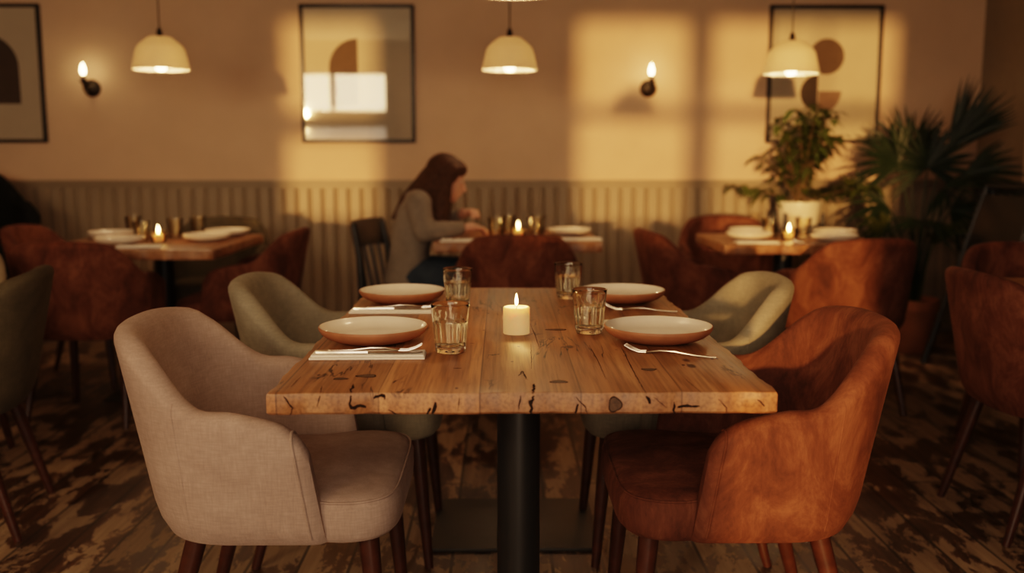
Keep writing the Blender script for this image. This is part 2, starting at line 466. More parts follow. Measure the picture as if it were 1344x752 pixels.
# ------------------------------------------------------------------ dining armchair
def armchair(name, fab, leg=None, legs=True):
    leg = leg or M['leg']
    root = empty(name)
    bw, xa, xc, a, n = .252, .162, -.015, .185, 2.55
    th = .056; z0 = .385
    path = []                                            # plan of the U: x, y, nx, ny, s(0 back .. 1 arm front), phi
    NA, NC = 14, 44
    for i in range(NA):
        t = i / NA; path.append((xa + (xc - xa) * t, -bw, 0, -1, 1 - t, -1.0))
    for i in range(NC + 1):
        ph = -PI / 2 + PI * i / NC
        cx, sy = math.cos(ph), math.sin(ph)
        ex = xc - a * abs(cx) ** (2 / n); ey = bw * math.copysign(abs(sy) ** (2 / n), sy)
        nx = -abs(cx) ** (2 - 2 / n) / a; ny = math.copysign(abs(sy) ** (2 - 2 / n), sy) / bw
        L = math.hypot(nx, ny); path.append((ex, ey, nx / L, ny / L, 0, ph / (PI / 2)))
    for i in range(1, NA + 1):
        t = i / NA; path.append((xc + (xa - xc) * t, bw, 0, 1, t, 1.0))
    rows = []
    NV = 12
    for (x, y, nx, ny, s, f) in path:
        af = abs(f)
        wgt = 1 - smooth(.40, .93, af)
        h = .662 + .153 * wgt - .032 * s - .024 * min(1, (af / .5) ** 2) * wgt
        endf = 1.0
        if s > 0:
            e = max(0, (s - .62) / .38)
            h = h - .060 * (1 - math.sqrt(max(0, 1 - e * e * .97)))
            if s > .82: endf = math.sqrt(max(.02, 1 - ((s - .82) / .18) ** 2))
        t2 = th * (.5 + .0 * wgt) * (.35 + .65 * endf)
        prof = []
        lean_b = .070 * (1 - smooth(.1, 1.15, af)) + .018
        def off(z):
            q = (z - z0) / .43
            dx = -lean_b * q * (1.0 if s == 0 else 1.0)
            if s > 0: dx = -.018 * q - .05 * q * smooth(0, 1, s)
            dy = .028 * q * (1 if y > 0 else -1) * min(1, abs(y) / bw)
            return dx, dy
        # outer face up
        for k in range(NV + 1):
            z = z0 + (h - t2 - z0) * k / NV
            dx, dy = off(z)
            o_ = t2 - (.016 * (1 - k / 2) ** 2 if k < 2 else 0)
            prof.append((x + dx + nx * o_, y + dy + ny * o_, z))
        for k in range(1, 8):
            an = PI * k / 8
            z = h - t2 + math.sin(an) * t2
            dx, dy = off(z); o_ = math.cos(an) * t2
            prof.append((x + dx + nx * o_, y + dy + ny * o_, z))
        for k in range(NV + 1):
            z = h - t2 + (z0 + .012 - (h - t2)) * k / NV
            dx, dy = off(z)
            prof.append((x + dx - nx * t2, y + dy - ny * t2, z))
        rows.append(prof)
    mb = MB(); mb.grid(rows, closed_v=True, cap0=True, cap1=True)
    shell = mb.build('backrest', fab, root)
    # upholstery piping down each arm front and up the seam behind it
    for side in (0, 1):
        mb = MB()
        rw = rows[2] if side == 0 else rows[-3]
        mb.tube([Vector(q) + Vector((.000, (-.0008 if side == 0 else .0008), 0)) for q in rw[1:NV + 8]], .0028, 6)
        mb.build('piping', fab, shell)
        mb = MB()
        rw = rows[NA + 5] if side == 0 else rows[-NA - 6]
        mb.tube([Vector(q) for q in rw[1:NV + 3]], .0016, 6)
        mb.build('seam', fab, shell)
    # seat cushion
    def outline(ins, M_=72):
        pts = []
        for k in range(M_):
            an = 2 * PI * k / M_
            c, s_ = math.cos(an), math.sin(an)
            x = .062 + (.240 - ins) * math.copysign(abs(c) ** .33, c)
            w = .224 + .040 * smooth(.09, .18, x) - .012 * smooth(.2, .32, x)
            yy = (w - ins) * math.copysign(abs(s_) ** .33, s_)
            pts.append((x, yy))
        return pts
    mb = MB(); rws = []
    for ins, z in ((.05, .381), (.012, .384), (.002, .396), (0, .42), (.0, .452), (.006, .466), (.016, .4745), (.035, .479), (.08, .484), (.15, .488), (.20, .489)):
        rws.append([(x, y, z) for x, y in outline(ins)])
    mb.grid(rws, closed_v=True, cap0=True, cap1=True)
    seat = mb.build('seat', fab, root)
    mb = MB(); o_ = outline(.0065)
    mb.tube([(x, y, .4685) for x, y in o_ + o_[:1]], .0026, 6, caps=False); mb.build('piping', fab, seat)
    if legs:
        for (x, y, fx, fy) in ((.235, -.195, .268, -.212), (.235, .195, .268, .212), (-.115, -.185, -.225, -.215), (-.115, .185, -.225, .215)):
            mb = MB(); mb.tube([(x, y, .40), (x + (fx - x) * .5, y + (fy - y) * .5, .2), (fx, fy, 0)], [.0225, .0185, .0125], 16)
            mb.build('leg', leg, root)
    return root

GA = 'armchairs around the main table'; GB = 'armchairs at the other tables'
c_beige = Proto(armchair('armchair', M['beige']))
c_rust = Proto(armchair('armchair', M['rust']))
c_green = Proto(armchair('armchair', M['green']))
c_olive = Proto(armchair('armchair', M['olive']))
c_sand = Proto(armchair('armchair', M['sand']))
def face(dx, dy): return math.atan2(dy, dx)
c_beige.place((-.515, 2.10, 0), 0, 'oatmeal beige linen armchair at the near left side of the main table', 'chair', GA)
c_rust.place((.545, 2.10, 0), PI, 'rust velvet armchair at the near right side of the main table', 'chair', GA)
c_green.place((-.475, 2.80, 0), 0, 'sage grey linen armchair at the far left side of the main table', 'chair', GA)
c_green.place((.535, 2.80, 0), PI, 'sage grey linen armchair, partly sunlit, at the far right side of the main table', 'chair', GA)
# right edge of the picture
c_rust.place((1.74, 2.93, 0), 0.0, 'rust velvet armchair at the right frame edge with its back and two rear legs showing', 'chair', GB)
c_rust.place((2.12, 3.62, 0), -PI / 2, 'rust armchair behind the bare wooden table at the right frame edge', 'chair', GB)
# left edge
c_olive.place((-1.74, 2.95, 0), PI + .22, 'dark olive armchair cut off by the left frame edge, its legs splayed', 'chair', GB)
c_sand.place((-2.19, 3.52, 0), -PI / 2, 'sand coloured armchair of which only a rounded corner shows at the left frame edge', 'chair', GB)
# left table
c_rust.place((-1.83, 4.22, 0), PI / 2, 'dark rust armchair with its back to us at the near side of the left table', 'chair', GB)
c_rust.place((-2.22, 4.93, 0), 0, 'rust armchair at the left end of the left table, mostly hidden', 'chair', GB)
c_rust.place((-1.27, 4.72, 0), PI, 'rust armchair at the right end of the left table, seen from the side', 'chair', GB)
c_olive.place((-1.62, 5.34, 0), -PI / 2, 'grey olive armchair behind the left table, against the wainscot', 'chair', GB)
# centre table
c_rust.place((.075, 4.56, 0), PI / 2, 'rust armchair with its back to us at the table of the seated woman', 'chair', GB)
# right table
c_rust.place((.97, 4.66, 0), .10, 'rust armchair at the left side of the table with the white flowerpot', 'chair', GB)
c_rust.place((1.32, 5.42, 0), -PI / 2, 'rust armchair behind the right table, only its top edge showing', 'chair', GB)
c_rust.place((1.56, 4.34, 0), PI / 2 + .2, 'rust armchair in dappled sun with its back to us before the terracotta pot', 'chair', GB)
# black armchair in the left corner
ba = armchair('high_back_armchair', M['black_fab'], M['black']); ba.location = (-3.12, 5.45, 0); ba.rotation_euler = (0, 0, -.9); ba.scale = (1.3, 1.45, 1.36)
tag(ba, 'black high-backed armchair in the dark at the left frame edge', 'chair')

# ------------------------------------------------------------------ tables
# drying cracks of the big table: on its top (x, y) or on its near edge (x, z), with half-widths
CRACKS = [('t', 0.00076, [(-0.4367, -0.6504), (-0.416, -0.6313), (-0.4152, -0.5514)]),
  ('f', 0.00152, [(-0.4193, 0.745), (-0.412, 0.7349), (-0.403, 0.7232), (-0.409, 0.7108)]),
  ('t', 0.00076, [(-0.3614, -0.6287), (-0.355, -0.6794)]),
  ('f', 0.00095, [(-0.3555, 0.7449), (-0.3613, 0.7251)]),
  ('t', 0.00228, [(-0.3072, -0.6128), (-0.3022, -0.677)]),
  ('f', 0.00342, [(-0.3042, 0.7447), (-0.3016, 0.7229), (-0.2857, 0.7256), (-0.2699, 0.7221)]),
  ('f', 0.00342, [(-0.2627, 0.7392), (-0.2483, 0.7446), (-0.2419, 0.7383)]),
  ('f', 0.00304, [(-0.1666, 0.7101), (-0.1619, 0.7225)]),
  ('f', 0.00304, [(-0.1579, 0.7108), (-0.1512, 0.7326)]),
  ('f', 0.00114, [(-0.0033, 0.7446), (-0.0071, 0.7182)]),
  ('t', 0.00266, [(0.0219, -0.6165), (0.018, -0.6867)]),
  ('f', 0.0038, [(0.0179, 0.7438), (0.0168, 0.7337), (0.0146, 0.7083)]),
  ('t', 0.00076, [(0.0279, -0.2433), (0.0215, -0.4918)]),
  ('t', 0.00095, [(0.0338, 0.0177), (0.0405, -0.1273), (0.0446, -0.2796)]),
  ('t', 0.0019, [(-0.0049, -0.556), (0.003, -0.5104), (0.0106, -0.5824)]),
  ('f', 0.00304, [(0.0966, 0.7288), (0.0945, 0.7116)]),
  ('t', 0.00122, [(0.2234, -0.2816), (0.2179, -0.494), (0.2157, -0.6513), (0.217, -0.6889)]),
  ('f', 0.00342, [(0.2188, 0.7432), (0.2222, 0.7284)]),
  ('f', 0.00342, [(0.2686, 0.7314), (0.2702, 0.7103)]),
  ('f', 0.00266, [(0.2696, 0.7205), (0.2924, 0.7227), (0.3133, 0.725)]),
  ('t', 0.00076, [(0.3056, -0.5857), (0.3151, -0.6931)]),
  ('t', 0.00057, [(0.1553, -0.2569), (0.1586, -0.4137), (0.1575, -0.5841)]),
  ('f', 0.00076, [(0.2311, 0.7409), (0.2543, 0.7213)]),
  ('f', 0.00095, [(0.3454, 0.7366), (0.3611, 0.721), (0.3596, 0.7092)]),
  ('f', 0.00152, [(0.4141, 0.7364), (0.4278, 0.7247)]),
  ('f', 0.00095, [(0.0942, 0.7412), (0.1115, 0.7217), (0.1135, 0.71)]),
  ('f', 0.00114, [(-0.2366, 0.7189), (-0.2216, 0.7102)]),
  ('f', 0.00076, [(-0.1113, 0.7418), (-0.1134, 0.7185)]),
  ('t', 0.00152, [(-0.1091, -0.2319), (-0.0971, -0.2345)]),
  ('t', 0.00152, [(-0.1323, -0.4843), (-0.1154, -0.4845)])]
KNOTS = [('f', .1628, .7274, .0125, .0145), ('t', -.2918, -.5492, .020, .014), ('t', -.3376, -.5716, .014, .010), ('t', .0684, -.6002, .017, .012), ('t', .0952, -.0664, .026, .012), ('t', .250, -.50, .015, .012)]
def dining_table(name, x0, x1, y0, y1, cols, t=.04, ztop=.75, base=True, cr=.047, cracks=False):
    cx, cy = (x0 + x1) / 2, (y0 + y1) / 2
    root = empty(name, (cx, cy, 0))
    b = MB(); hx, hy = (x1 - x0) / 2, (y1 - y0) / 2
    # slab with slightly worn, uneven edges
    nx, ny = 48, 60
    rnd = random.Random(int((x0 + 5) * 1000))
    ph = [rnd.uniform(0, 6.28) for _ in range(8)]
    def wob(u, k): return .0022 * math.sin(u * 21 + ph[k]) + .0016 * math.sin(u * 57 + ph[k + 1]) + .001 * math.sin(u * 113 + ph[k + 2])
    per = []
    for i in range(nx): per.append((-hx + 2 * hx * i / nx, -hy + wob(i / nx * 2 * hx, 0)))
    for i in range(ny): per.append((hx + wob(i / ny * 2 * hy, 2), -hy + 2 * hy * i / ny))
    for i in range(nx): per.append((hx - 2 * hx * i / nx, hy + wob(i / nx * 2 * hx, 1)))
    for i in range(ny): per.append((-hx + wob(i / ny * 2 * hy, 3), hy - 2 * hy * i / ny))
    zb = ztop - t; rows = []
    for ins, z in ((.004, zb), (.0, zb + .004), (0, ztop - .005), (.0015, ztop - .0015), (.005, ztop)):
        rows.append([(px * (1 - ins / hx), py * (1 - ins / hy), z) for px, py in per])
    b.grid(rows, closed_v=True, cap0=True, cap1=True)
    if cracks:
        fy = lambda x: -hy + wob(x + hx, 0) - .0005
        put = lambda k, u, v: b.bm.verts.new((u, v, ztop + .0003) if k == 't' else (u, fy(u), v))
        b.mi = 1
        for k, w, pts in CRACKS:
            P = []
            for i in range(len(pts) - 1):
                n = max(3, int(math.dist(pts[i], pts[i + 1]) / .006))
                for q in range(n): P.append([pts[i][c] + (pts[i + 1][c] - pts[i][c]) * q / n for c in (0, 1)])
            P.append(list(pts[-1]))
            n = len(P); prev = None
            ux, uz = pts[-1][0] - pts[0][0], pts[-1][1] - pts[0][1]; l = math.hypot(ux, uz); nx_, nz_ = -uz / l, ux / l
            for i, (u, v) in enumerate(P):
                d0, d1 = P[max(0, i - 1)], P[min(n - 1, i + 1)]
                ux, uz = d1[0] - d0[0], d1[1] - d0[1]; l = math.hypot(ux, uz) or 1
                nx_, nz_ = -uz / l, ux / l
                j = rnd.uniform(-.7, .7) * w
                u += nx_ * j; v += nz_ * j
                ww = w * (.35 + .75 * math.sin(PI * (i + .4) / (n - .2))) * rnd.uniform(.55, 1.15)
                lo_, hi_ = (zb + .001, ztop - .001) if k == 'f' else (-9, 9)
                cl = lambda z: max(lo_, min(hi_, z))
                cur = (put(k, u + nx_ * ww, cl(v + nz_ * ww)), put(k, u - nx_ * ww, cl(v - nz_ * ww)))
                if prev: b.quad([prev[0], prev[1], cur[1], cur[0]])
                prev = cur
        for k, u, v, ra, rb in KNOTS:
            for mi, f, lift in ((1, 1.0, 0), (2, .84, .0003)):
                b.mi = mi
                ring = []
                for i in range(20):
                    a = 2 * PI * i / 20; j = 1 + .12 * math.sin(3 * a + u * 50)
                    vv = put(k, u + ra * f * j * math.cos(a), v + rb * f * j * math.sin(a))
                    if k == 't': vv.co.z += lift
                    else: vv.co.y -= lift
                    ring.append(vv)
                b.quad(ring)
        b.mi = 0
    b.build('tabletop', [M['wood'], M['crack'], M['knot']], root)
    for (px, py) in cols:
        b = MB(); b.lathe([(.004, .0121), (cr, .0121), (cr, zb - .012), (cr * 1.9, zb - .012), (cr * 1.9, zb), (.004, zb)], 40, (px - cx, py - cy, 0)); b.build('column', M['black'], root)
        b = MB(); b.box(px - cx - .25, px - cx + .25, py - cy - .21, py - cy + .21, .0, .012, .004); b.build('base_plate', M['plate_black'], root)
    return root
TX0, TX1, TY0, TY1 = -.413, .487, 1.635, 2.99
tag(dining_table('dining_table', TX0, TX1, TY0, TY1, [(.037, 2.02), (.037, 2.90)], cracks=True), 'long reclaimed wood table in front with cracks along its edge and a black pedestal', 'table')
LT = (-2.12, -1.28, 4.23, 5.12); MT = (-.33, .49, 4.61, 5.38); RT = (1.05, 1.85, 4.45, 5.14); ET = (1.62, 2.45, 2.35, 3.23)
tag(dining_table('dining_table', *LT, [(-1.66, 4.68)], .045), 'wooden table in the left background set with plates, glasses and a candle', 'table', 'square tables along the wall')
tag(dining_table('dining_table', *MT, [(.08, 5.0)], .05), 'wooden table in the middle where the woman sits', 'table', 'square tables along the wall')
tag(dining_table('dining_table', *RT, [(1.43, 4.8)], .045), 'wooden table in front of the white flowerpot on the right', 'table', 'square tables along the wall')
tag(dining_table('dining_table', *ET, [(2.04, 2.8)], .045), 'bare wooden table corner at the right frame edge', 'table', 'square tables along the wall')
ZT = .7505

# ------------------------------------------------------------------ tableware
def make_plate(r=.121, under='terra'):
    root = empty('dinner_plate')
    b = MB(); k = r / .121
    b.lathe([(.001, .006), (.052 * k, .006), (.058 * k, .0), (.064 * k, .0), (.070 * k, .003), (.090 * k, .0075), (.106 * k, .0145), (.116 * k, .0225), (.1205 * k, .030), (.1215 * k, .035), (.1205 * k, .0368), (.1190 * k, .0370)], 64)
    b.build('underside', M[under], root)
    b = MB()
    b.lathe([(.1190 * k, .0370), (.1172 * k, .0355), (.112 * k, .0285), (.100 * k, .0195), (.080 * k, .0135), (.06 * k, .0118), (.03 * k, .011), (.001, .011)], 64)
    b.build('glazed_bowl', M['glaze'], root)
    return root
pl = Proto(make_plate()); GP = 'plates on the main table'
pl.place((-.287, 2.105, ZT), 0, 'shallow terracotta plate at the near left setting beside two silver implements', 'plate', GP)
pl.place((.352, 2.105, ZT), .4, 'shallow terracotta plate at the near right setting above a fork', 'plate', GP)
pl.place((-.283, 2.69, ZT), .9, 'shallow terracotta plate at the far left setting', 'plate', GP)
pl.place((.345, 2.69, ZT), 1.5, 'shallow terracotta plate at the far right setting', 'plate', GP)

def make_tumbler(simple=False):
    root = empty('tumbler')
    H, rt, rb = .104, .0415, .0315
    def R(z): return rb + (rt - rb) * (z / H)
    def rib(a, r, z):
        if z < .008 or z > .080 or r < R(z) - .001: return 0
        w = smooth(.008, .016, z) * (1 - smooth(.068, .080, z))
        return -.0026 * w * (1 - abs(math.sin(a * 7))) ** 1.3 + .0004 * w
    b = MB()
    if not simple:
        prof = [(.001, .0), (rb - .003, .0), (rb - .0005, .002)] + [(R(z), z) for z in (.006, .012, .02, .035, .05, .06, .07, .078, .084, .095, H - .001)]
        prof += [(R(H) - .0003, H - .0002), (R(H) - .0009, H), (R(H) - .0015, H), (R(H) - .0022, H - .0003), (R(H) - .0026, H - .001)] + [(R(z) - .0028, z) for z in (.095, .07, .045, .025, .017)] + [(rb - .008, .0125), (.001, .012)]
        b.lathe(prof, 84, rib=rib)
        g = b.build('glass_wall', M['glass'], root)
        b = MB()
        zl = .066
        b.lathe([(.001, .0117), (rb - .0078, .0124), (R(.018) - .0025, .018), (R(.045) - .0025, .045), (R(zl) - .0025, zl), (.001, zl)], 48)
        b.build('water', M['water'], root)
    else:
        b.lathe([(.001, .0), (rb, .0), (R(.05), .05), (R(.1), .1), (R(.1) - .002, .1), (R(.05) - .002, .05), (rb - .002, .008), (.001, .008)], 24)
        b.build('glass_wall', M['tinyglass'], root)
    return root
tb = Proto(make_tumbler()); GG = 'tumblers on the main table'
tb.place((-.108, 1.985, ZT), 0, 'ribbed smoked glass of water nearest to us, left of the candle', 'glass', GG)
tb.place((.206, 2.205, ZT), .2, 'ribbed smoked glass right of the candle beside the near right plate', 'glass', GG)
tb.place((-.122, 2.63, ZT), .1, 'ribbed smoked glass beside the far left plate', 'glass', GG)
tb.place((.195, 2.76, ZT), .3, 'ribbed smoked glass at the far end beside the far right plate', 'glass', GG)

def make_napkin(w, d):
    b = MB()
    b.box(-w / 2, w / 2, -d / 2, d / 2, 0, .0045, .0018)
    b.box(-w / 2 + .003, w / 2 - .002, -d / 2 + .006, d / 2 - .001, .0047, .009, .0018)
    return b.build('folded_napkin', M['linen'])
nk = Proto(make_napkin(.236, .062)); GN = 'napkins on the main table'
nk.place((-.275, 1.935, ZT), .015, 'folded white napkin under knife and fork at the near left setting', 'napkin', GN)
nk.place((-.285, 2.51, ZT), -.01, 'folded white napkin under knife and fork at the far left setting', 'napkin', GN)
nk.place((.365, 2.30, ZT), -.03, 'folded white napkin behind the near right plate', 'napkin', GN)
nk.place((.355, 2.895, ZT), .02, 'folded white napkin behind the far right plate', 'napkin', GN)

def strip(b, pts, ws, t):
    """flat bar along x: pts (x,z), half-widths, thickness"""
    rows = []
    for (x, z, y), w in zip(pts, ws):
        rows.append([(x, y - w, z), (x, y - w * .8, z + t), (x, y + w * .8, z + t), (x, y + w, z)])
    b.grid(rows, closed_v=True, cap0=True, cap1=True)
def make_fork():
    b = MB()
    strip(b, [(.098, .001, 0), (.09, .0005, 0), (.05, .0018, 0), (.01, .0058, 0), (-.02, .0055, 0), (-.040, .0028, 0), (-.05, .0015, 0)], [.0035, .0048, .0042, .0026, .0034, .009, .0115], .0022)
    for k in range(4):
        y = -.0093 + .0062 * k
        strip(b, [(-.048, .0015, y), (-.065, .001, y), (-.082, .006, y), (-.096, .013, y)], [.0021, .0019, .0016, .0009], .0018)
    return b.build('dinner_fork', M['steel'])
def make_knife():
    b = MB()
    strip(b, [(-.108, 0, 0), (-.103, 0, 0), (-.05, .0005, 0), (.0, .0008, 0)], [.0038, .0052, .0048, .0038], .004)
    strip(b, [(.0, .0015, 0), (.02, .0015, -.0005), (.07, .0015, -.001), (.10, .0015, .002), (.112, .0015, .005)], [.0042, .0078, .0088, .0068, .001], .0016)
    return b.build('dinner_knife', M['steel'])
fk = Proto(make_fork()); kn = Proto(make_knife()); GF = 'forks on the main table'; GK = 'knives on the main table'
zn = ZT + .0093
fk.place((-.262, 1.952, zn), PI + .02, 'steel fork on the napkin at the near left setting', 'fork', GF)
kn.place((-.275, 1.928, zn), -.02, 'steel knife on the napkin at the near left setting', 'knife', GK)
fk.place((-.262, 2.530, zn), PI + .02, 'steel fork on the napkin at the far left setting', 'fork', GF)
kn.place((-.285, 2.502, zn), .01, 'steel knife on the napkin at the far left setting', 'knife', GK)
fk.place((.352, 1.955, ZT), -.42, 'steel fork lying aslant in front of the near right plate', 'fork', GF)
fk.place((.375, 2.530, ZT), -.28, 'steel fork lying aslant in front of the far right plate', 'fork', GF)
kn.place((.375, 2.302, zn), PI, 'steel knife on the napkin behind the near right plate', 'knife', GK)

def flame(name, parent, z, k=1.0, mat='flame'):
    b = MB(); b.lathe([(.0004, 0), (.0022 * k, .003 * k), (.0040 * k, .009 * k), (.0036 * k, .015 * k), (.0020 * k, .022 * k), (.0004, .029 * k)], 16, (0, 0, z))
    return b.build(name, M[mat], parent)
cd = empty('pillar_candle', (.035, 2.20, ZT))
b = MB(); r = .031; H = .063
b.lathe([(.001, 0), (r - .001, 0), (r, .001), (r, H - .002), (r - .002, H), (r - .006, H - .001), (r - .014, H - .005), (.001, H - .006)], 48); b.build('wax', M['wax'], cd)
b = MB(); b.tube([(0, 0, H - .006), (.0004, 0, H - .001), (.001, 0, H + .005)], .0009, 8); b.build('wick', M['wick'], cd)
flame('flame', cd, H + .002)
tag(cd, 'short ivory pillar candle burning in the middle of the main table', 'candle')

def votive():
    root = empty('candle_holder')
    b = MB(); b.lathe([(.001, 0), (.03, 0), (.036, .008), (.040, .06), (.038, .06), (.034, .009), (.001, .006)], 28); b.build('glass_cup', M['cupglass'], root)
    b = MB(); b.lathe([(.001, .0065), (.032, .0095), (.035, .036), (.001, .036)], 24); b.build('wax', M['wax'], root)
    flame('flame', root, .040, 1.5, 'flame_far')
    return root
vt = Proto(votive()); GV = 'candles on the tables along the wall'
VPOS = []
def cand(x, y, label):
    vt.place((x, y, ZT), 0, label, 'candle', GV); VPOS.append((x, y))
cand(-1.66, 4.62, 'lit candle in a glass cup on the left background table')
cand(.087, 4.90, 'lit candle in a glass cup on the table of the seated woman')
cand(1.432, 4.72, 'lit candle in a glass cup on the table in front of the white flowerpot')

sp = Proto(make_plate(.115, 'glaze')); st = Proto(make_tumbler(True)); sn = Proto(make_napkin(.2, .09)); sk = fk
G2 = 'plates on the tables along the wall'; G3 = 'tumblers on the tables along the wall'; G4 = 'napkins on the tables along the wall'
for x, y, l in ((-1.98, 4.86, 'pale plate at the back left of the left background table'), (-1.80, 4.50, 'pale plate at the front left of the left background table'),
                (-1.45, 4.70, 'pale plate on the right side of the left background table'), (-1.43, 4.98, 'pale plate at the back of the left background table, half behind a glass'),
                (.36, 5.02, 'pale plate on the right of the table of the seated woman'),
                (1.245, 4.76, 'pale plate on the left of the table by the white flowerpot'), (1.32, 5.02, 'pale plate at the back of the table by the white flowerpot'),
                (1.625, 4.62, 'pale plate at the front right of the table by the white flowerpot'), (1.735, 4.93, 'pale plate at the back right of the table by the white flowerpot')):
    sp.place((x, y, ZT), x, l, 'plate', G2)
for x, y, l in ((-1.94, 5.04, 'tumbler between the two left plates of the left background table'), (-1.755, 4.66, 'tumbler just left of the candle on the left background table'),
                (-1.66, 4.86, 'dark tumbler behind the candle on the left background table'), (-1.60, 5.04, 'tumbler at the back right of the left background table'),
                (-.03, 4.95, 'tumbler left of the candle near the hands of the seated woman'), (.035, 5.09, 'tumbler behind the candle of the seated woman'),
                (.175, 4.94, 'tumbler right of the candle on the table of the seated woman'), (.20, 5.12, 'tumbler beside the plate on the table of the seated woman'),
                (1.375, 4.86, 'tumbler left of the candle on the table by the white flowerpot'), (1.56, 4.90, 'tumbler right of the white flowerpot on the right table')):
    st.place((x, y, ZT), x * 3, l, 'glass', G3)
for x, y, a, l in ((-1.66, 4.37, .2, 'napkin near the front edge of the left background table'), (-.20, 4.668, 0, 'white napkin in front of the woman\'s elbow on her table'),
                   (.40, 4.74, .05, 'napkin on the right front corner of the table of the seated woman'), (1.225, 4.545, 0, 'white napkin on the front left of the table by the white flowerpot')):
    sn.place((x, y, ZT), a, l, 'napkin', G4)
fk.place((1.50, 4.54, ZT), -.4, 'fork lying before the candle on the table by the white flowerpot', 'fork')

# ------------------------------------------------------------------ pendant lamps
def pendant():
    root = empty('pendant_lamp')
    outer = [(.016, .170), (.052, .1685), (.060, .165), (.106, .128), (.118, .112), (.124, .096), (.140, .026), (.1445, .007), (.143, .0)]
    inner = [(.139, .002), (.136, .027), (.120, .094), (.114, .108), (.102, .124), (.056, .160), (.016, .164)]
    b = MB(); b.lathe(outer + inner, 56); b.build('lamp_shade', M['shade'], root)
    b = MB(); b.lathe([(.001, .215), (.008, .213), (.012, .205), (.017, .178), (.018, .168), (.016, .115), (.001, .115)], 24); b.build('socket', M['bronze'], root)
    b = MB(); b.tube([(0, 0, .211), (0, 0, ZC - 1.61 - .02)], .0035, 8); b.build('cord', M['bronze'], root)
    b = MB(); zc_ = ZC - 1.61; b.lathe([(.001, zc_ - .03), (.04, zc_ - .028), (.05, zc_ - .018), (.05, zc_ - .001), (.001, zc_ - .001)], 28); b.build('ceiling_rose', M['bronze'], root)
    b = MB(); b.lathe([(.001, -.006), (.014, -.004), (.026, .006), (.029, .020), (.028, .036), (.020, .06), (.014, .085), (.012, .116), (.001, .116)], 28); b.build('bulb', M['bulb'], root)
    return root
pd = Proto(pendant()); GL = 'pendant lamps'
PZ = [1.61, 1.61, 1.592, 1.568]
PENDS = [(-1.775, 5.1), (.045, 5.1), (1.525, 5.1), (.04, 2.45)]
for (x, y), zp, l in zip(PENDS, PZ, ('cream dome pendant lamp over the left background table', 'cream dome pendant lamp over the table of the seated woman',
                             'cream dome pendant lamp in front of the picture on the right', 'pendant lamp over the main table, only its rim at the top edge of the photo')):
    pd.place((x, y, zp), 0, l, 'lamp', GL)

# ------------------------------------------------------------------ wall sconces
def sconce():
    root = empty('wall_sconce')                     # origin on the wall, faces -y
    b = MB()
    rot = Matrix.Rotation(PI / 2, 4, 'X')
    b.lathe([(.001, .0), (.054, .0), (.056, .006), (.05, .016), (.03, .026), (.012, .032), (.001, .034)], 32)
    bmesh.ops.transform(b.bm, matrix=rot, verts=b.bm.verts); b.build('wall_plate', M['bronze'], root)
    b = MB(); b.tube([(0, -.03, 0), (0, -.07, -.022), (0, -.105, -.028), (0, -.125, -.012), (0, -.13, .02)], .008, 10); b.build('arm', M['bronze'], root)
    b = MB(); b.lathe([(.001, .015), (.012, .018), (.024, .036), (.026, .042), (.014, .044), (.012, .046), (.012, .075), (.001, .075)], 24, (0, -.13, 0)); b.build('candle_cup', M['bronze'], root)
    b = MB(); b.lathe([(.008, .0755), (.012, .08), (.0165, .098), (.016, .110), (.010, .132), (.004, .146), (.0005, .150)], 24, (0, -.13, 0)); b.build('bulb', M['bulb'], root)
    return root
sc = Proto(sconce()); SC = [(-2.64, DW, 1.60), (.955, DW, 1.60)]
sc.place(SC[0], 0, 'lit candle-bulb wall sconce beside the leftmost picture', 'wall lamp', 'wall sconces')
sc.place(SC[1], 0, 'lit candle-bulb wall sconce on the sunlit wall between two pictures', 'wall lamp', 'wall sconces')

# ------------------------------------------------------------------ framed pictures
def picture(x, shapes, label, w=.735, h=.875, zc=1.69):
    root = empty('framed_picture', (x, DW, zc))
    b = MB(); f = .022; d0, d1 = -.032, -.001
    b.box(-w / 2, -w / 2 + f, d0, d1, -h / 2, h / 2, .002); b.box(w / 2 - f, w / 2, d0, d1, -h / 2, h / 2, .002)
    b.box(-w / 2 + f, w / 2 - f, d0, d1, -h / 2, -h / 2 + f, .002); b.box(-w / 2 + f, w / 2 - f, d0, d1, h / 2 - f, h / 2, .002)
    b.build('frame', M['frame'], root)
    b = MB(); b.box(-w / 2 + f, w / 2 - f, -.008, -.002, -h / 2 + f, h / 2 - f)
    for k, (mi, pts) in enumerate(shapes):
        b.mi = mi
        vs = [b.bm.verts.new((px, -.0085 - .0003 * k, pz)) for px, pz in pts]
        fc = b.bm.faces.new(vs); fc.material_index = mi
    b.build('print', [M['paper'], M['ink_d'], M['ink_m'], M['ink_l']], root, flat=True, recalc=False)
    b = MB(); b.quad([b.bm.verts.new(p) for p in ((-w / 2 + f, -.024, -h / 2 + f), (w / 2 - f, -.024, -h / 2 + f), (w / 2 - f, -.024, h / 2 - f), (-w / 2 + f, -.024, h / 2 - f))])
    b.build('glazing', M['glazing'], root, recalc=False)
    return tag(root, label, 'picture', 'framed abstract prints')
def arc(cx, cz, r, a0, a1, n=28, sx=1, sz=1): return [(cx + sx * r * math.cos(math.radians(a0 + (a1 - a0) * i / n)), cz + sz * r * math.sin(math.radians(a0 + (a1 - a0) * i / n))) for i in range(n + 1)]
picture(-3.31, [(1, arc(.0, .04, .21, 0, 180, sz=1.0) + [(-.21, -.19), (.21, -.19)])], 'framed print of a dark brown arch at the left frame edge')
picture(-.925, [(2, arc(.0, .04, .185, 90, 180) + [(-.185, -.20), (0, -.20)])], 'framed print of a brown half arch with bright window reflections in its glass')
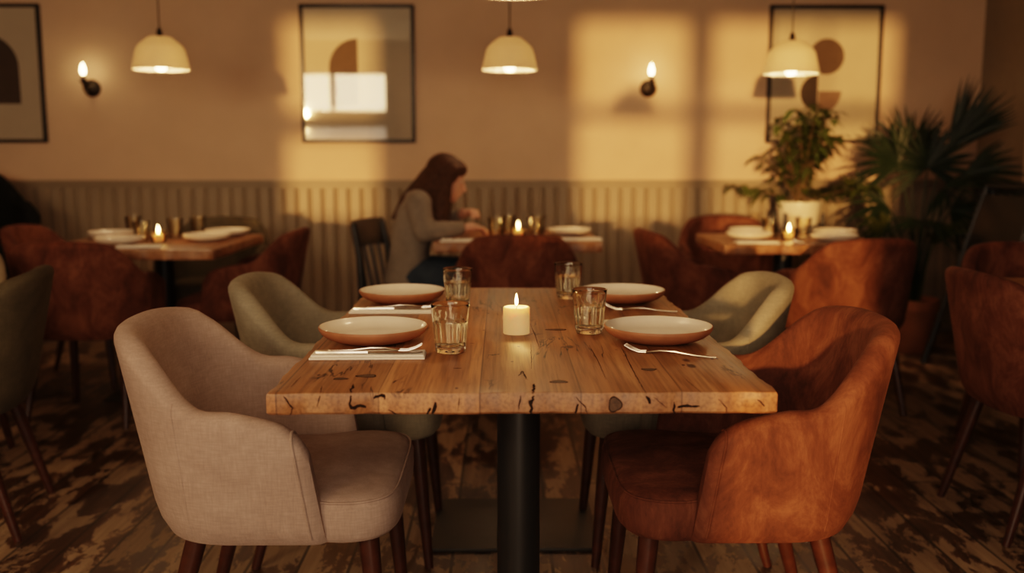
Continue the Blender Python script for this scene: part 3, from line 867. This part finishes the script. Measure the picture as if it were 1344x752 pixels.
picture(2.095, [(2, arc(.015, .115, .115, 0, 359)), (1, arc(-.035, -.115, .115, 90, 270)), (3, arc(-.03, -.105, .15, 270, 360) + [(-.03, -.105)])], 'framed print of a disc and half discs behind the pendant lamp')

# ------------------------------------------------------------------ plants
def leaf(b, p, d, up, L, W, droop=.25, seg=4):
    d = d.normalized(); side = d.cross(up).normalized(); nrm = side.cross(d)
    L_, R_, Cn = [], [], []
    for i in range(seg + 1):
        t = i / seg
        c = p + d * (L * t) - Vector((0, 0, 1)) * (droop * L * t * t)
        w = W * (math.sin(PI * min(1, (t * .93 + .04)) ** .8))
        L_.append(c + side * w + nrm * w * .25); R_.append(c - side * w + nrm * w * .25); Cn.append(c)
    b.grid([L_, Cn, R_])
rnd = random.Random(5)
pr = empty('potted_ficus', (1.745, 5.58, 0))
b = MB(); b.lathe([(.001, .66), (.092, .66), (.096, .665), (.128, .895), (.128, .903), (.121, .903), (.118, .882), (.001, .877)], 40); b.build('pot', M['white'], pr)
b = MB(); b.lathe([(.001, .883), (.1185, .8825)], 24); b.build('soil', M['soil'], pr)
b = MB()
for sx in (-1, 1):
    for sy in (-1, 1):
        b.tube([(sx * .108, sy * .108, .0), (sx * .108, sy * .108, .84)], .011, 10)
for s in (-1, 1):
    b.tube([(-.108 * s, -.108, .650), (.108 * s, .108, .650)], .009, 8)
b.build('plant_stand', M['black'], pr)
bs, bl = MB(), MB()
for k in range(20):
    az = rnd.uniform(0, 2 * PI); reach = rnd.uniform(.08, .31); hgt = rnd.uniform(.26, .64)
    if k < 4: reach = .35; hgt = .12; az = [-.35, 0.3, -.75, 2.9][k]
    pts = []
    for i in range(9):
        t = i / 8
        r_ = reach * (t ** 1.35); z = .88 + hgt * (t - .28 * t * t) * 1.3
        pts.append(Vector((math.cos(az) * r_ + .02 * math.cos(k * 3.1), math.sin(az) * r_ + .02 * math.sin(k * 2.3), z)))
    bs.tube(pts, [.005 * (1 - .6 * i / 8) for i in range(9)], 6)
    for i in range(2, 9):
        for q in range(4 if i > 3 else 2):
            a2 = rnd.uniform(0, 2 * PI)
            d = Vector((math.cos(a2), math.sin(a2), rnd.uniform(-.35, .55)))
            base = pts[i] + Vector((rnd.uniform(-.01, .01), rnd.uniform(-.01, .01), rnd.uniform(-.015, .015)))
            leaf(bl, base, d, Vector((0, 0, 1)), rnd.uniform(.065, .125), rnd.uniform(.016, .029), rnd.uniform(.2, .7))
bs.build('stems', M['stem'], pr)
bl.build('foliage', M['leaf'], pr, recalc=False)
tag(pr, 'leafy green plant in a white tapered pot on a black stand behind the right table', 'plant')

pp = empty('potted_palm', (2.46, 5.62, 0))
b = MB(); b.lathe([(.001, 0), (.105, 0), (.112, .01), (.138, .25), (.152, .255), (.155, .265), (.155, .315), (.15, .322), (.138, .322), (.134, .29), (.001, .288)], 44); b.build('pot', M['pot'], pp)
b = MB(); b.lathe([(.001, .296), (.1345, .294)], 24); b.build('soil', M['soil'], pp)
def fan(hub, axis, nrm, R, n, spread, mat, droop=.18, w=.0115):
    """palm frond: petiole from the soil plus a fan of blades"""
    hub = Vector(hub); axis = Vector(axis).normalized(); nrm = Vector(nrm).normalized()
    side = axis.cross(nrm).normalized()
    b = MB()
    base = Vector((hub.x * .12 + rnd.uniform(-.03, .03), hub.y * .12, .29))
    mid = base.lerp(hub, .5) + Vector((-hub.x * .16, 0, .06))
    b.tube([base, base.lerp(mid, .5) + Vector((-hub.x * .05, 0, 0)), mid, mid.lerp(hub, .55) + Vector((-hub.x * .02, 0, .02)), hub], [.009, .008, .007, .006, .005], 7)
    fr = b.build('frond', M['gstem'] if mat == 'palm2' else M['palm'], pp)
    b = MB()
    for i in range(n):
        a = math.radians(-spread / 2 + spread * i / (n - 1))
        d = axis * math.cos(a) + side * math.sin(a) + nrm * rnd.uniform(-.18, .18)
        L = R * (.72 + .28 * math.cos(a * .7)) * rnd.uniform(.86, 1.06)
        leaf(b, hub, d, nrm + Vector((rnd.uniform(-.3, .3), 0, rnd.uniform(-.3, .3))), L, w, droop * rnd.uniform(.5, 1.3), 5)
    b.build('blades', M[mat], fr, recalc=False)
F = fan
F((.02, -.06, 1.10), (-.05, -.1, 1), (0, -1, .15), .37, 30, 250, 'palm')
F((.16, -.02, 1.22), (.60, -.1, .80), (-.2, -1, .2), .44, 22, 60, 'palm', .05)
F((.22, -.1, 1.06), (.9, -.25, .18), (.1, -1, .5), .36, 20, 95, 'palm', .22)
F((-.16, -.08, 1.12), (-.75, -.2, .6), (0, -1, .2), .34, 22, 150, 'palm', .2)
F((.10, -.12, .98), (.3, -.6, .2), (0, -.7, .7), .30, 22, 190, 'palm', .3)
F((-.02, .10, 1.18), (-.1, .2, 1), (0, -1, 0), .34, 24, 160, 'palm', .1)
F((-.22, -.10, .88), (-.9, -.3, .12), (0, -.8, .6), .30, 20, 150, 'palm', .35)
F((.20, .0, .84), (.8, -.3, -.1), (0, -.8, .6), .30, 20, 150, 'palm', .35)
F((-.05, -.16, .80), (-.1, -.7, -.05), (0, -.6, .8), .30, 20, 170, 'palm', .4)
F((-.36, -.06, .94), (-.6, -.1, .75), (0, -1, .3), .22, 9, 75, 'palm2', .3, .014)
F((-.24, -.18, .74), (-.7, -.3, .5), (0, -1, .3), .28, 10, 110, 'palm2', .5, .014)
F((.02, -.2, .66), (.1, -.4, .8), (0, -1, .3), .30, 10, 70, 'palm2', .5, .012)
tag(pp, 'dark fan palm in a terracotta pot in the right corner', 'plant')

# ------------------------------------------------------------------ A-frame board by the right wall
ab = empty('easel_board', (2.70, 5.0, 0))
for s in (-1, 1):
    for yy in (-.27, .27):
        b = MB(); b.tube([(s * .012, yy, 1.0), (s * .31, yy, .0)], .016, 8); b.build('rail', M['black'], ab)
    b = MB()
    n = Vector((s * .95, 0, .3)).normalized()
    p0, p1 = Vector((s * .025, 0, .955)), Vector((s * .235, 0, .25))
    rows = [[(p.x + n.x * o_, yy, p.z + n.z * o_) for p, o_ in ((p0, .006), (p1, .006), (p1, -.006), (p0, -.006))] for yy in (-.252, .252)]
    b.grid(rows, closed_v=True, cap0=True, cap1=True); b.build('panel', M['black'], ab)
b = MB(); b.tube([(0, -.285, 1.0), (0, .285, 1.0)], .018, 10); b.build('hinge_bar', M['black'], ab)
tag(ab, 'black A-frame board leaning open at the right frame edge beside the palm', 'board')

# ------------------------------------------------------------------ black wooden chair
wc = empty('wooden_chair', (-.475, 4.93, 0), -.30)
b = MB(); b.box(-.21, .22, -.21, .21, .43, .455, .012); b.build('seat', M['black'], wc)
for s in (-1, 1):
    b = MB(); b.tube([(.18, s * .18, .43), (.20, s * .19, 0)], [.018, .013], 10); b.build('leg', M['black'], wc)
    b = MB(); b.tube([(-.23, s * .19, 0), (-.19, s * .18, .44), (-.20, s * .18, .65), (-.235, s * .175, .82)], [.013, .019, .018, .016], 10); b.build('leg', M['black'], wc)
b = MB()
rows = []
for i in range(13):
    y = -.185 + .37 * i / 12; bow = -.03 * (1 - (y / .185) ** 2)
    rows.append([(-.226 + bow, y, .70), (-.244 + bow, y, .83), (-.236 + bow, y, .84), (-.228 + bow, y, .83), (-.210 + bow, y, .70)])
b.grid(rows, closed_v=True, cap0=True, cap1=True); b.build('top_rail', M['black'], wc)
for k in range(4):
    y = -.12 + .08 * k; bow = -.028 * (1 - (y / .185) ** 2)
    b = MB(); b.tube([(-.19, y, .45), (-.205 + bow * .6, y, .6), (-.22 + bow, y, .72)], .009, 8); b.build('spindle', M['black'], wc)
tag(wc, 'black wooden spindle-back chair on which the woman sits', 'chair')

# ------------------------------------------------------------------ the seated woman (faces +x)
P = empty('person', (-.47, 4.95, 0))
zs = .475
b = MB()
# torso, neck
b.chain([(-.02, 0, zs + .075), (-.005, 0, .70), (.02, 0, .82), (.055, 0, .93)], [.088, .075, .08, .07])
b.chain([(.05, 0, .92), (.10, 0, 1.0), (.135, 0, 1.04)], [.05, .046, .05], step=.25)
for s in (-1, 1):
    b.chain([(.05, s * .03, .92), (.055, s * .125, .925)], [.06, .05])
    b.chain([(-.01, s * .07, zs + .07), (.20, s * .09, zs + .072), (.40, s * .085, zs + .062)], [.078, .07, .052])
    b.chain([(.40, s * .085, zs + .062), (.40, s * .085, .28), (.36, s * .085, .07)], [.052, .048, .034])
    b.chain([(.36, s * .085, .045), (.46, s * .09, .03)], [.036, .028])
# head: skull, jaw, nose, chin, ear
hc = Vector((.195, 0, 1.050)); tilt = Matrix.Rotation(.32, 3, 'Y')
def H(x, y, z): return tuple(hc + tilt @ Vector((x, y, z)))
b.ball(H(-.012, 0, .018), .088, 3, (1.0, .84, .98), tilt)
b.ball(H(.022, 0, -.030), .068, 3, (.95, .86, 1.1), tilt)
b.chain([H(.035, 0, -.070), H(.058, 0, -.088)], [.036, .024])
b.ball(H(.066, 0, .002), .030, 2, (.6, 1.4, 1.0), tilt)
b.chain([H(.078, 0, .004), H(.098, 0, -.030)], [.009, .0125])
b.chain([H(.088, 0, -.030), H(.086, 0, -.036)], [.015, .014])
b.chain([H(.078, -.014, -.056), H(.084, 0, -.055), H(.078, .014, -.056)], [.008, .010, .008])
b.chain([H(.076, -.012, -.066), H(.081, 0, -.066), H(.076, .012, -.066)], [.008, .0095, .008])
for s in (-1, 1):
    b.chain([H(.060, s * .018, .020), H(.058, s * .042, .018)], [.014, .012])
    b.ball(H(-.012, s * .074, -.006), .026, 2, (.7, .35, 1.1), tilt)
# arms and hands; the right arm is the one nearer to us
ARM = {-1: [(.055, -.165, .925), (.085, -.215, .79), (.27, -.135, .802)], 1: [(.055, .165, .925), (.115, .21, .80), (.25, .09, .855)]}
for s in (-1, 1):
    sh, el, wr = [Vector(p) for p in ARM[s]]
    b.chain([sh, sh.lerp(el, .5), el], [.052, .044, .036]); b.chain([el, el.lerp(wr, .45), wr], [.036, .034, .023])
    d = (wr - el).normalized()
    side = Vector((0, 0, 1)).cross(d).normalized() * (1 if s < 0 else -1)      # towards the other hand
    up = d.cross(side) * (1 if s < 0 else -1)
    if up.z < 0: up = -up
    pc = wr + d * .045
    b.chain([wr, wr + d * .03 - side * .01, wr + d * .075 - side * .018], [.021, .02, .017], step=.2)
    b.chain([wr, wr + d * .03 + side * .012, wr + d * .075 + side * .02], [.021, .02, .017], step=.2)
    for k, L in enumerate((.068, .078, .072, .056)):
        o_ = side * (.029 - .0195 * k)
        k0 = wr + d * .08 + o_; k1 = k0 + d * L * .45 + side * .004 - up * .008; k2 = k1 + d * L * .30 + side * .012 - up * .02; k3 = k2 + d * L * .12 + side * .014 - up * .02
        b.chain([k0 - d * .01, k1, k2, k3], [.0095, .009, .0082, .007], step=.3)
    t0 = wr + d * .025 + side * .022; t1 = t0 + d * .028 + side * .022 + up * .01; t2 = t1 + d * .028 + side * .008 + up * .004
    b.chain([t0, t1, t2], [.012, .010, .0085], step=.3)
body = b.build('body', M['skin'], P, recalc=False); fuse(body, .0045, 4)
for s in (-1, 1):
    b = MB(); b.ball(H(.0665, s * .030, .009), .0105, 2); b.build('eye', M['eye'], P)
# knitted jumper
b = MB()
b.chain([(-.03, 0, .535), (-.015, 0, .62), (-.005, 0, .70), (.02, 0, .82), (.050, 0, .925)], [.115, .108, .105, .108, .092], 3)
for s in (-1, 1):
    b.chain([(-.025, s * .05, .535), (-.005, s * .06, .70), (.03, s * .065, .86)], [.108, .096, .10], 3)
    b.chain([(.045, s * .05, .925), (.055, s * .13, .928)], [.082, .068], 3)
    sh, el, wr = [Vector(p) for p in ARM[s]]
    b.chain([sh, sh.lerp(el, .5), el], [.067, .060, .053], 3); b.chain([el, el.lerp(wr, .5), el.lerp(wr, .93)], [.053, .048, .036], 3)
b.chain([(.065, 0, .955), (.085, 0, .985)], [.070, .060], 3)
sw = b.build('sweater', M['sweater'], P, recalc=False); fuse(sw, .009, 5)
b = MB()
b.chain([(-.03, 0, zs + .088), (-.01, 0, .60)], [.108, .10], 3)
for s in (-1, 1):
    b.chain([(-.02, s * .06, zs + .082), (.20, s * .092, zs + .079), (.40, s * .088, zs + .070)], [.096, .084, .066], 3)
    b.chain([(.40, s * .088, zs + .070), (.40, s * .088, .28), (.365, s * .087, .10)], [.066, .060, .050], 3)
jn = b.build('jeans', M['jeans'], P, recalc=False); fuse(jn, .010, 5)
for s in (-1, 1):
    b = MB(); b.chain([(.345, s * .087, .052), (.40, s * .09, .045), (.485, s * .094, .036)], [.05, .044, .034], 3)
    sh_ = b.build('shoe', M['shoe'], P, recalc=False); fuse(sh_, .006, 3)
# long brown hair: cap over the skull and locks falling past the shoulders
b = MB()
b.ball(H(-.030, 0, .030), .098, 3, (1.0, .96, .98), tilt)
b.ball(H(.012, 0, .062), .068, 3, (1.05, 1.05, .75), tilt)
for s in (-1, 1):
    b.chain([H(.022, s * .066, .050), H(-.004, s * .082, -.01), (.175, s * .092, .965), (.165, s * .100, .90), (.160, s * .105, .83), (.165, s * .10, .775)], [.030, .038, .042, .044, .038, .020], 2)
    b.chain([H(-.055, s * .06, -.01), (.10, s * .08, .97), (.11, s * .11, .91), (.125, s * .115, .85)], [.05, .05, .042, .026], 2)
b.chain([H(-.085, 0, -.01), (.055, 0, 1.0), (-.02, 0, .945), (-.07, 0, .88)], [.056, .056, .034, .016], 2)
b.chain([H(-.085, -.05, -.02), (.045, -.06, .985), (-.03, -.07, .92), (-.085, -.06, .85)], [.042, .040, .026, .012], 2)
hr = b.build('hair', M['hair'], P, recalc=False); fuse(hr, .006, 5)
tag(P, 'woman with long brown hair in a grey jumper, leaning on the middle table', 'person')

# ------------------------------------------------------------------ light
def lamp(kind, name, loc, energy, col, rot=None, **kw):
    l = bpy.data.lights.new(name, kind); l.energy = energy; l.color = col
    for k, v in kw.items(): setattr(l, k, v)
    o = bpy.data.objects.new(name, l); C.objects.link(o); o.location = loc
    if rot is not None: o.rotation_euler = rot
    return o
az, el = math.radians(12), math.radians(2.2)
sd = Vector((math.sin(az) * math.cos(el), math.cos(az) * math.cos(el), -math.sin(el)))
s = lamp('SUN', 'low_sun', (-2, -6, 3), 3.3, (1.0, .50, .165), angle=math.radians(1.5))
s.rotation_euler = sd.to_track_quat('-Z', 'Y').to_euler()
for k, ((x0, x1, z0, z1), e) in enumerate((((-2.96, -2.385, 1.80, 2.30), 16), ((-2.315, -1.62, 1.80, 2.30), 20), ((-2.96, -1.62, 1.04, 1.575), 5), (W2, 12), (D1, 17), (W3, 7))):
    lamp('AREA', 'window_daylight', ((x0 + x1) / 2, YF - .02, (z0 + z1) / 2), e, (1.0, .68, .38) if k < 2 else (1.0, .76, .55), (PI / 2, 0, 0), shape='RECTANGLE', size=x1 - x0, size_y=z1 - z0)
for i, (x, y) in enumerate(PENDS):
    zp = PZ[i]
    lamp('POINT', 'pendant_glow', (x, y, zp + .010), 13 if i < 3 else 9, (1.0, .61, .31), shadow_soft_size=.03)
    lamp('POINT', 'shade_glow', (x, y, zp + .075), 24.0 if i < 3 else 12.0, (1.0, .65, .38), shadow_soft_size=.02)
for (x, y, z) in SC:
    lamp('POINT', 'sconce_glow', (x, y - .13, z + .115), 3.6, (1.0, .52, .20), shadow_soft_size=.015)
lamp('POINT', 'candle_glow', (.035, 2.20, ZT + .083), .9, (1.0, .50, .16), shadow_soft_size=.006)
for (x, y) in VPOS:
    lamp('POINT', 'votive_glow', (x, y, ZT + .075), .35, (1.0, .50, .16), shadow_soft_size=.006)

w = bpy.data.worlds.new('World'); scene.world = w; w.use_nodes = True
bg = w.node_tree.nodes['Background']; bg.inputs[0].default_value = (1.0, .66, .38, 1); bg.inputs[1].default_value = .5

# ------------------------------------------------------------------ camera
cam = bpy.data.cameras.new('Camera'); co = bpy.data.objects.new('Camera', cam); C.objects.link(co)
cam.sensor_width = 36; cam.lens = 1250 / 1344 * 36
co.location = (0, 0, 1.16)
co.rotation_euler = (PI / 2 - math.radians(7.74), 0, -math.radians(.64))
cam.dof.use_dof = True; cam.dof.focus_distance = 2.05; cam.dof.aperture_fstop = 1.9
cam.clip_start = .02
scene.camera = co
scene.view_settings.view_transform = 'Filmic'
scene.view_settings.look = 'Medium High Contrast'
scene.view_settings.exposure = 0.28
scene.cycles.use_denoising = True
scene.cycles.max_bounces = 16
scene.cycles.transmission_bounces = 16
scene.cycles.sample_clamp_indirect = 4
scene.cycles.caustics_reflective = False; scene.cycles.caustics_refractive = False
